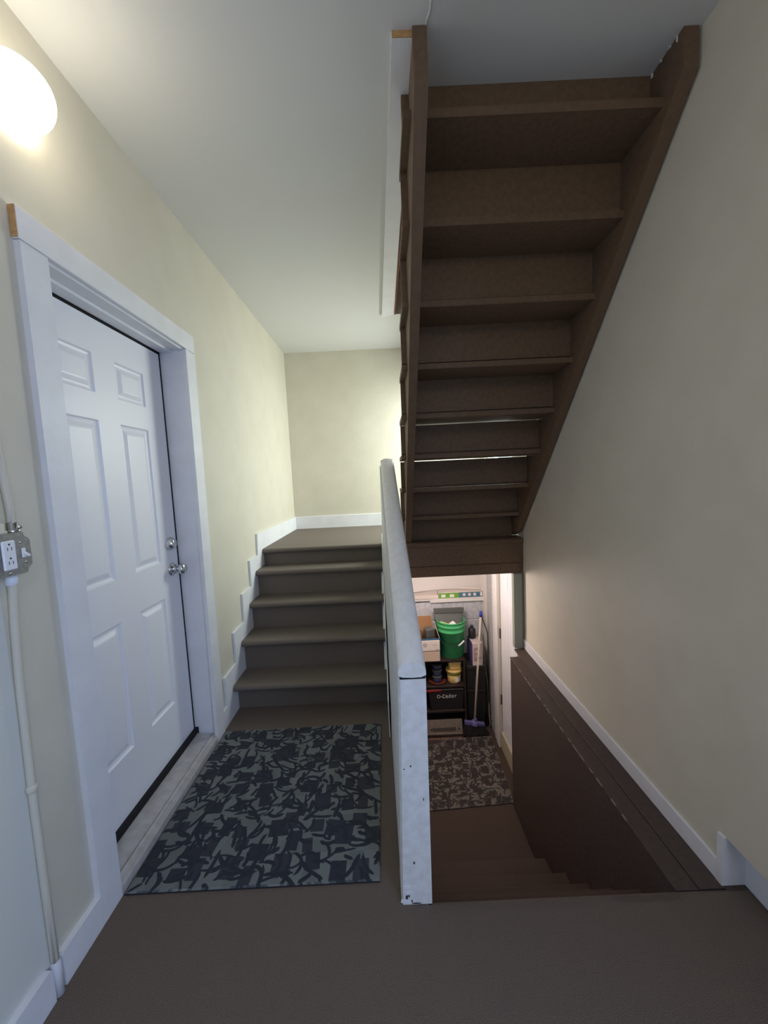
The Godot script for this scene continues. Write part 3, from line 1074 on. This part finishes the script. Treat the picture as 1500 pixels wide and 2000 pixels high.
func rug(called: String, label: String, c: Array, y: float, m: Material) -> void:
	var mid: Vector3 = (c[0] + c[1] + c[2] + c[3]) / 4.0
	var t := thing(called, label, "door mat", Vector3(mid.x, y, mid.z))
	var lo := []
	var hi := []
	for v in c:
		lo.append(v + Vector3(0, 0.0005, 0))
		hi.append(v + Vector3(0, 0.006, 0))
	var st := S()
	hexa(st, lo + hi)
	put("backing", st, M.rubber, t)
	st = SurfaceTool.new()
	st.begin(Mesh.PRIMITIVE_TRIANGLES)
	st.set_smooth_group(-1)
	var uv := [Vector2(0, 1), Vector2(1, 1), Vector2(1, 0), Vector2(0, 0)]
	var p := []
	for k in 4:
		p.append(hi[k].lerp(mid + Vector3(0, 0.006, 0), 0.012) + Vector3(0, 0.003, 0))
	for f in [[0, 1, 2], [0, 2, 3]]:
		var ord: Array = f
		if (p[f[0]] - p[f[2]]).cross(p[f[0]] - p[f[1]]).y < 0:
			ord = [f[0], f[2], f[1]]
		for k in ord:
			st.set_uv(uv[k])
			st.add_vertex(p[k])
	for k in 4:
		var l := (k + 1) % 4
		var a: Vector3 = hi[k]
		var b: Vector3 = hi[l]
		for q in [[p[k], uv[k]], [p[l], uv[l]], [b, uv[l]], [p[k], uv[k]], [b, uv[l]], [a, uv[k]]]:
			st.set_uv(q[1])
			st.add_vertex(q[0])
	put("pile", st, m, t)


func mats() -> void:
	rug("door_mat", "dark blue grey patterned mat on the entry floor before the white door", [V(-0.94, 0, 1.17), V(-0.074, 0, 1.175), V(-0.074, 0, 2.01), V(-0.94, 0, 2.0)], 0.0, M.mat1)
	rug("door_mat", "brown grey patterned mat on the lower floor in front of the shelves", [V(0.12, YL, 2.69), V(0.9, YL, 2.735), V(0.94, YL, 3.5), V(0.12, YL, 3.47)], YL, M.mat2)


func shelf_store() -> void:
	# shelf unit
	var t := thing("shelf_unit", "dark brown wooden shelf unit at the back of the store", "shelf unit", V(0.42, YL, 3.7))
	for y in [-0.425, -0.688, -0.945]:
		var s := S()
		box(s, 0.142, 0.70, y - 0.022, y, 3.565, 3.88, 0.002)
		put("shelf", s, M.darkwood, t)
	var st := S()
	for x in [0.12, 0.70]:
		st = S()
		box(st, x, x + 0.02, YL, -0.43, 3.56, 3.885, 0.002)
		put("side", st, M.darkwood, t)
	st = S()
	box(st, 0.142, 0.70, YL, -0.43, 3.885, 3.892)
	put("back_panel", st, M.black, t)
	# green bucket with bail
	var c := V(0.61, -0.425, 3.7)
	var b := thing("bucket", "green plastic bucket with white handle grip on the top shelf", "bucket", c)
	st = S(true)
	lathe(st, c, Vector3(0, 1, 0), [Vector2(0.0, 0.0), Vector2(0.115, 0.0), Vector2(0.119, 0.006), Vector2(0.132, 0.252), Vector2(0.139, 0.254), Vector2(0.14, 0.266), Vector2(0.134, 0.27), Vector2(0.136, 0.302), Vector2(0.142, 0.305), Vector2(0.143, 0.316), Vector2(0.138, 0.32), Vector2(0.139, 0.346), Vector2(0.144, 0.349), Vector2(0.144, 0.358), Vector2(0.137, 0.358), Vector2(0.125, 0.02), Vector2(0.0, 0.02)], 40)
	put("body", st, M.green, b)
	st = S(true)
	var arc := []
	for k in 21:
		var a := PI * k / 20.0
		arc.append(c + Vector3(-cos(a) * 0.15, 0.29 - sin(a) * 0.165, 0.0) + Vector3(0, 0, 0.03 + sin(a) * 0.11))
	tube(st, arc, 0.0022, 6)
	put("bail", st, M.wire, b)
	st = S(true)
	tube(st, [arc[12] + Vector3(0, 0.006, 0.008), (arc[12] + arc[15]) / 2 + Vector3(0, 0.002, 0.008), arc[15] + Vector3(0, 0.004, 0.008)], 0.008, 10)
	put("grip", st, M.plastic, b)
	st = S()
	var word := "CLASSIC"
	for k in word.length():
		var a := (k - 3.0) * 0.17 - 0.12
		var rr := 0.1285
		var pos := c + Vector3(sin(a) * rr, 0.16, cos(a) * rr)
		words(st, word[k], 0.034, Transform3D(Basis(Vector3.UP, a), pos), true, 0.003)
	put("lettering", st, M.greenink, b)
	# rubbish in the bucket
	var rng := RandomNumberGenerator.new()
	rng.seed = 12
	st = S()
	crumple(st, c + Vector3(0.01, 0.335, 0.085), 0.042, rng)
	lone("paper", st, M.paper, "crumpled white paper sticking out of the green bucket", "paper")
	st = S()
	cbox(st, Transform3D(Basis(Vector3(0.2, 0.1, 1).normalized(), -0.35), c + Vector3(-0.065, 0.34, 0.06)), Vector3(0.09, 0.003, 0.045), 0.0)
	lone("paper", st, M.lime, "flat pale green paper inside the left rim of the green bucket", "paper")
	# grey dustpan stuck in the bucket
	st = S()
	hexa(st, [V(0.505, -0.2, 3.70), V(0.71, -0.2, 3.70), V(0.762, 0.012, 3.80), V(0.452, 0.012, 3.80), V(0.505, -0.2, 3.704), V(0.71, -0.2, 3.704), V(0.762, 0.012, 3.804), V(0.452, 0.012, 3.804)])
	hexa(st, [V(0.452, 0.012, 3.765), V(0.762, 0.012, 3.765), V(0.762, 0.012, 3.804), V(0.452, 0.012, 3.804), V(0.456, -0.026, 3.762), V(0.757, -0.026, 3.762), V(0.755, -0.022, 3.79), V(0.458, -0.022, 3.79)])
	for q in [[0.452, 0.505, 0.458, 0.511], [0.756, 0.704, 0.762, 0.71]]:
		hexa(st, [V(q[1], -0.2, 3.68), V(q[3], -0.2, 3.68), V(q[2], 0.012, 3.765), V(q[0], 0.012, 3.765), V(q[1], -0.2, 3.704), V(q[3], -0.2, 3.704), V(q[2], 0.012, 3.804), V(q[0], 0.012, 3.804)])
	lone("dustpan", st, M.tray, "dark grey plastic dustpan standing in the back of the green bucket", "dustpan")
	# open carton with white front
	var k0 := V(0.38, -0.425, 3.64)
	var bx := thing("carton", "open cardboard carton with a white and blue front beside the green bucket", "carton", k0)
	st = S()
	box(st, 0.285, 0.475, -0.424, -0.20, 3.552, 3.558)
	box(st, 0.285, 0.291, -0.424, -0.20, 3.552, 3.78)
	box(st, 0.285, 0.475, -0.424, -0.20, 3.774, 3.78)
	box(st, 0.285, 0.475, -0.424, -0.418, 3.552, 3.78)
	put("walls", st, M.card, bx)
	st = S()
	box(st, 0.472, 0.4765, -0.424, -0.196, 3.551, 3.78)
	box(st, 0.284, 0.4765, -0.214, -0.196, 3.549, 3.5525)
	put("blue_side", st, M.boxblue, bx)
	st = S()
	box(st, 0.285, 0.471, -0.424, -0.325, 3.5485, 3.553)
	put("front", st, M.cardpale, bx)
	st = S()
	box(st, 0.283, 0.473, -0.318, -0.214, 3.544, 3.553, 0.002)
	var fr := put("front", st, M.boxwhite, bx)
	st = S()
	lathe(st, V(0.33, -0.258, 3.5445), Vector3(0, 0, 1), [Vector2(0.022, 0), Vector2(0.022, 0.001), Vector2(0, 0.001)], 20)
	put("print", st, M.inkgrey, fr)
	st = S()
	box(st, 0.40, 0.446, -0.262, -0.256, 3.5435, 3.545)
	put("print", st, M.inkgrey, fr)
	st = S()
	box(st, 0.436, 0.466, -0.31, -0.304, 3.5435, 3.545)
	put("print", st, M.inkred, fr)
	st = S()
	hexa(st, [V(0.285, -0.2, 3.775), V(0.44, -0.2, 3.775), V(0.43, -0.07, 3.82), V(0.285, -0.07, 3.82), V(0.285, -0.2, 3.78), V(0.44, -0.2, 3.78), V(0.43, -0.07, 3.825), V(0.285, -0.07, 3.825)])
	put("flap", st, M.card, bx)
	st = S()
	hexa(st, [V(0.473, -0.2, 3.56), V(0.473, -0.2, 3.77), V(0.443, -0.085, 3.72), V(0.45, -0.12, 3.6), V(0.477, -0.2, 3.56), V(0.477, -0.2, 3.77), V(0.447, -0.085, 3.72), V(0.454, -0.12, 3.6)])
	put("flap", st, M.cardpale, bx)
	st = S()
	cbox(st, Transform3D(Basis(Vector3.UP, 0.3), V(0.39, -0.185, 3.68)), Vector3(0.09, 0.09, 0.09), 0.008)
	cbox(st, Transform3D(Basis(Vector3.UP, 0.3), V(0.39, -0.32, 3.68)), Vector3(0.08, 0.2, 0.08), 0.0)
	lone("gadget", st, M.tray, "dark grey box shaped gadget poking out of the open carton", "gadget")
	# yellow tubs
	var tb := thing("tub", "round yellow tub with white label on the middle shelf", "tub", V(0.62, -0.688, 3.66))
	st = S(true)
	lathe(st, V(0.62, -0.687, 3.66), Vector3(0, 1, 0), [Vector2(0.0, 0), Vector2(0.062, 0.0), Vector2(0.064, 0.004), Vector2(0.071, 0.085), Vector2(0.0, 0.085)], 32)
	put("body", st, M.yellow, tb)
	st = S(true)
	lathe(st, V(0.62, -0.602, 3.66), Vector3(0, 1, 0), [Vector2(0.0, 0), Vector2(0.075, 0.0), Vector2(0.077, 0.02), Vector2(0.0, 0.022)], 32)
	put("band", st, M.olive, tb)
	st = S(true)
	lathe(st, V(0.62, -0.58, 3.66), Vector3(0, 1, 0), [Vector2(0.0, 0), Vector2(0.08, 0.0), Vector2(0.082, 0.018), Vector2(0.074, 0.024), Vector2(0.0, 0.024)], 32)
	put("lid", st, M.yellow, tb)
	st = S()
	for k in 7:
		var a := 0.1 + k * 0.14
		cbox(st, Transform3D(Basis(Vector3.UP, a), V(0.62, -0.648, 3.66) + Vector3(sin(a) * 0.0685, 0, cos(a) * 0.0685)), Vector3(0.0105, 0.045, 0.002), 0.0)
	put("label_band", st, M.paper, tb)
	var tq := thing("tub", "squarish yellow tub stacked on the round yellow tub", "tub", V(0.628, -0.556, 3.66))
	st = S()
	box(st, 0.568, 0.688, -0.555, -0.49, 3.60, 3.72, 0.012)
	put("body", st, M.yellow, tq)
	st = S()
	box(st, 0.566, 0.69, -0.49, -0.474, 3.598, 3.722, 0.006)
	put("lid", st, M.yellowpale, tq)
	# stacked dark jars on a red plate
	st = S(true)
	lathe(st, V(0.45, -0.687, 3.66), Vector3(0, 1, 0), [Vector2(0.0, 0), Vector2(0.06, 0.0), Vector2(0.088, 0.012), Vector2(0.086, 0.015), Vector2(0.058, 0.004), Vector2(0.0, 0.004)], 28)
	lone("plate", st, M.redplate, "dark red plate under the stack of dark jars on the middle shelf", "plate")
	for k in 3:
		var y := -0.682 + k * 0.062
		var j := thing("jar", ["lowest dark blue jar of the stack on the red plate", "middle dark blue jar of the stack on the red plate", "topmost dark blue jar of the stack on the red plate"][k], "jar", V(0.45, y, 3.66), "dark jars stacked on the red plate")
		st = S(true)
		lathe(st, V(0.45, y, 3.66), Vector3(0, 1, 0), [Vector2(0.0, 0), Vector2(0.042, 0.0), Vector2(0.045, 0.004), Vector2(0.047, 0.046), Vector2(0.0, 0.046)], 28)
		put("body", st, M.navy, j)
		st = S(true)
		lathe(st, V(0.45, y + 0.046, 3.66), Vector3(0, 1, 0), [Vector2(0.0, 0), Vector2(0.05, 0.0), Vector2(0.05, 0.014), Vector2(0.044, 0.0155), Vector2(0.0, 0.0155)], 28)
		put("lid", st, M.tray if k < 2 else M.black, j)
	# mop bucket
	var mb := thing("mop_bucket", "black mop bucket with white lettering on the low shelf", "bucket", V(0.53, -0.945, 3.68))
	st = S()
	hexa(st, [V(0.372, -0.944, 3.585), V(0.685, -0.944, 3.585), V(0.685, -0.944, 3.83), V(0.372, -0.944, 3.83), V(0.35, -0.745, 3.57), V(0.698, -0.745, 3.57), V(0.698, -0.745, 3.85), V(0.35, -0.745, 3.85)])
	put("body", st, M.black, mb)
	st = S()
	box(st, 0.342, 0.699, -0.745, -0.724, 3.566, 3.856, 0.006)
	put("rim", st, M.black, mb)
	st = S()
	words(st, "O-Cedar", 0.05, Transform3D(Basis(Vector3.RIGHT, 0.1), V(0.525, -0.802, 3.5725)), true, 0.003)
	put("lettering", st, M.letter, mb)
	st = S()
	hexa(st, [V(0.30, -0.745, 3.562), V(0.47, -0.74, 3.562), V(0.478, -0.728, 3.562), V(0.30, -0.728, 3.562), V(0.30, -0.745, 3.6), V(0.47, -0.74, 3.6), V(0.478, -0.728, 3.6), V(0.30, -0.728, 3.6)])
	put("handle", st, M.red, mb)
	# perforated metal grille lying at the foot of the shelves
	var gr := thing("grille", "pale metal perforated grille on the floor under the shelves", "grille", V(0.4, YL, 3.6))
	st = S()
	hexa(st, [V(0.14, -1.185, 3.53), V(0.668, -1.185, 3.53), V(0.668, -1.155, 3.515), V(0.14, -1.155, 3.515), V(0.14, -1.185, 3.56), V(0.668, -1.185, 3.56), V(0.668, -1.155, 3.55), V(0.14, -1.155, 3.55)])
	put("foot_bar", st, M.ventm, gr)
	st = S()
	hexa(st, [V(0.14, -1.155, 3.53), V(0.668, -1.155, 3.53), V(0.668, -1.04, 3.565), V(0.14, -1.04, 3.565), V(0.14, -1.155, 3.54), V(0.668, -1.155, 3.54), V(0.668, -1.04, 3.575), V(0.14, -1.04, 3.575)])
	put("plate", st, M.ventm, gr)
	st = S()
	for k in 26:
		var x := 0.375 + k * 0.0088
		hexa(st, [V(x, -1.138, 3.532), V(x + 0.005, -1.138, 3.532), V(x + 0.005, -1.106, 3.5395), V(x, -1.106, 3.5395), V(x, -1.138, 3.538), V(x + 0.005, -1.138, 3.538), V(x + 0.005, -1.106, 3.545), V(x, -1.106, 3.545)])
	var ho := put("slots", st, M.slot, gr)
	ho.set_meta("kind", "stuff")
	for x in [0.36, 0.635]:
		st = S(true)
		lathe(st, V(x, -1.118, 3.5375), Vector3(0, -0.2, 1), [Vector2(0.009, -0.002), Vector2(0.008, 0.004), Vector2(0, 0.005)], 12)
		put("screw", st, M.slot, gr)
	# floor bricks before the mat
	for k in 5:
		st = S()
		box(st, 0.10 + k * 0.115, 0.205 + k * 0.115, YL - 0.001, YL + 0.006, 3.478, 3.512, 0.003)
		lone("floor_tile", st, M.brick, "%s brown tile in the strip between lower mat and grille" % ["leftmost", "second from left", "middle", "fourth from left", "rightmost"][k], "tile", "brown tiles before the grille", "")
	# tall black bin with a carton on it
	var bn := thing("bin", "tall black plastic bin between the shelves and the broom", "bin", V(0.83, YL, 3.74))
	st = S()
	hexa(st, [V(0.745, YL, 3.62), V(0.905, YL, 3.62), V(0.905, YL, 3.86), V(0.745, YL, 3.86), V(0.735, -0.56, 3.6), V(0.92, -0.56, 3.6), V(0.92, -0.56, 3.88), V(0.735, -0.56, 3.88)])
	put("body", st, M.black, bn)
	st = S()
	box(st, 0.73, 0.925, -0.56, -0.515, 3.595, 3.885, 0.006)
	put("lid", st, M.black, bn)
	st = S()
	box(st, 0.733, 0.922, -0.79, -0.77, 3.602, 3.62, 0.003)
	put("rib", st, M.black, bn)
	var wb := thing("carton", "pale pink carton with a purple side on top of the black bin", "carton", V(0.85, -0.515, 3.7))
	st = S()
	box(st, 0.80, 0.9, -0.514, -0.29, 3.6, 3.8, 0.002)
	put("body", st, M.pink, wb)
	st = S()
	box(st, 0.793, 0.8, -0.514, -0.288, 3.598, 3.8)
	put("side_print", st, M.purple, wb)
	st = S()
	for k in 9:
		box(st, 0.812, 0.812 + 0.07 * (0.6 + 0.4 * sin(k * 2.3)), -0.34 - k * 0.016, -0.334 - k * 0.016, 3.5985, 3.6)
	var pr := put("print", st, M.inkred, wb)
	pr.set_meta("kind", "stuff")
	var bt := thing("bottle", "black bottle standing on the pink carton beside the broom handle", "bottle", V(0.86, -0.29, 3.74))
	st = S(true)
	lathe(st, V(0.83, -0.289, 3.74), Vector3(0, 1, 0), [Vector2(0.0, 0), Vector2(0.034, 0.0), Vector2(0.036, 0.006), Vector2(0.036, 0.09), Vector2(0.016, 0.11), Vector2(0.0, 0.11)], 24)
	put("body", st, M.black, bt)
	st = S(true)
	lathe(st, V(0.83, -0.179, 3.74), Vector3(0, 1, 0), [Vector2(0.0, 0), Vector2(0.016, 0), Vector2(0.016, 0.022), Vector2(0.0, 0.022)], 16)
	put("cap", st, M.navy, bt)
	# broom
	var br := thing("broom", "broom with pale handle, purple head and dark bristles leaning by the pier", "broom", V(0.79, YL, 3.52))
	st = S(true)
	tube(st, [V(0.787, -1.05, 3.535), V(0.888, 0.026, 3.585)], 0.0105, 12)
	put("handle", st, M.stick, br)
	st = S(true)
	tube(st, [V(0.8835, -0.014, 3.583), V(0.8895, 0.038, 3.5858)], 0.0135, 12)
	put("handle_end", st, M.blue, br)
	st = S()
	hexa(st, [V(0.69, -1.066, 3.515), V(0.882, -1.092, 3.515), V(0.882, -1.07, 3.515), V(0.69, -1.04, 3.515), V(0.69, -1.066, 3.56), V(0.882, -1.092, 3.56), V(0.882, -1.07, 3.555), V(0.69, -1.04, 3.555)])
	lathe(st, V(0.787, -1.075, 3.535), Vector3(0.1, 1, 0.1), [Vector2(0.04, 0), Vector2(0.034, 0.025), Vector2(0.018, 0.04), Vector2(0.016, 0.06), Vector2(0.0, 0.06)], 16)
	put("head", st, M.violet, br)
	st = S()
	for k in 120:
		var f := (k % 40) / 39.0
		var row := k / 40
		var a := V(0.692 + f * 0.186, -1.066 - f * 0.024, 3.522 + row * 0.014)
		var e := V(0.662 + f * 0.258, YL + 0.003 + rng.randf() * 0.012 + (0.012 if f > 0.8 else 0.0), 3.51 + row * 0.022 + rng.randf_range(-0.004, 0.004))
		var w := Vector3(0.0035, 0, 0)
		var z := Vector3(0, 0, 0.005)
		hexa(st, [a - w - z, a + w - z, a + w + z, a - w + z, e - w - z, e + w - z, e + w + z, e - w + z])
	var bs := put("bristles", st, M.bristle, br)
	bs.set_meta("kind", "stuff")
	# hook with wire and hanging hose
	st = S(true)
	tube(st, [V(0.975, -0.085, 3.97), V(0.955, -0.085, 3.88), V(0.95, -0.11, 3.86), V(0.952, -0.125, 3.86), V(0.972, -0.11, 3.87)], 0.009, 8)
	lone("hook", st, M.wire, "dark metal hook at the corner of the block wall above the broom", "hook")
	st = S(true)
	tube(st, [V(0.955, -0.095, 3.865), V(0.958, -0.13, 3.8), V(0.962, -0.175, 3.7), V(0.965, -0.21, 3.66), V(0.966, -0.26, 3.65), V(0.967, -0.7, 3.66), V(0.967, -1.1, 3.67), V(0.966, YL + 0.004, 3.67)], 0.005, 8)
	lone("rod", st, M.wire, "thin bent dark rod hanging from the hook down the white wall", "rod")
	st = S(true)
	tube(st, [V(0.95, -0.12, 3.865), V(0.945, -0.2, 3.87), V(0.935, -0.26, 3.868), V(0.955, -0.33, 3.85), V(0.962, -0.5, 3.8), V(0.968, -0.8, 3.7), V(0.96, -1.18, 3.62)], 0.007, 8)
	lone("hose", st, M.hose, "pale hose hanging behind the broom from the hook", "hose")
	# printed long carton on the blocks
	var lc := thing("carton", "long carton printed green and blue on top of the block wall", "carton", V(0.76, 0.088, 3.9))
	st = S()
	box(st, 0.525, 0.995, 0.0885, 0.15, 3.875, 3.99, 0.002)
	put("body", st, M.boxwhite, lc)
	st = S()
	box(st, 0.527, 0.735, 0.092, 0.145, 3.8735, 3.876)
	put("green_print", st, M.ink1, lc)
	for x in [0.55, 0.64]:
		st = S()
		box(st, x, x + 0.045, 0.1, 0.13, 3.8725, 3.874)
		put("print", st, M.paper, lc)
	st = S()
	box(st, 0.735, 0.985, 0.092, 0.145, 3.8735, 3.876)
	put("blue_print", st, M.ink2, lc)
	for x in [0.79, 0.845, 0.9]:
		st = S()
		lathe(st, V(x, 0.12, 3.8735), Vector3(0, 0, 1), [Vector2(0.017, 0), Vector2(0.017, 0.001), Vector2(0.0, 0.001)], 18)
		put("print", st, M.boxwhite, lc)
	st = S()
	box(st, 0.957, 0.98, 0.1, 0.14, 3.8725, 3.874)
	put("print", st, M.paper, lc)
	# bowed white strip lying on the cartons
	st = S(true)
	var bow := []
	for k in 17:
		var f := k / 16.0
		bow.append(V(0.12 + f * 0.88, 0.136 + 0.02 * f + 0.03 * sin(PI * f), 3.94))
	tube(st, bow, 0.008, 8)
	lone("strip", st, M.lowwall, "bowed white plastic strip lying along the top of the cartons", "strip")


func crumple(st: SurfaceTool, c: Vector3, r: float, rng: RandomNumberGenerator) -> void:
	var pts := []
	var rows := 6
	var cols := 9
	for i in rows + 1:
		var row := []
		for j in cols:
			var a := PI * i / rows
			var b := TAU * j / cols
			row.append(c + Vector3(sin(a) * cos(b), cos(a) * 0.7, sin(a) * sin(b)) * r * rng.randf_range(0.6, 1.1))
		pts.append(row)
	for i in rows:
		for j in cols:
			var l := (j + 1) % cols
			quad(st, pts[i][j], pts[i][l], pts[i + 1][l], pts[i + 1][j], (pts[i][j] + pts[i + 1][l]) / 2.0 - c)
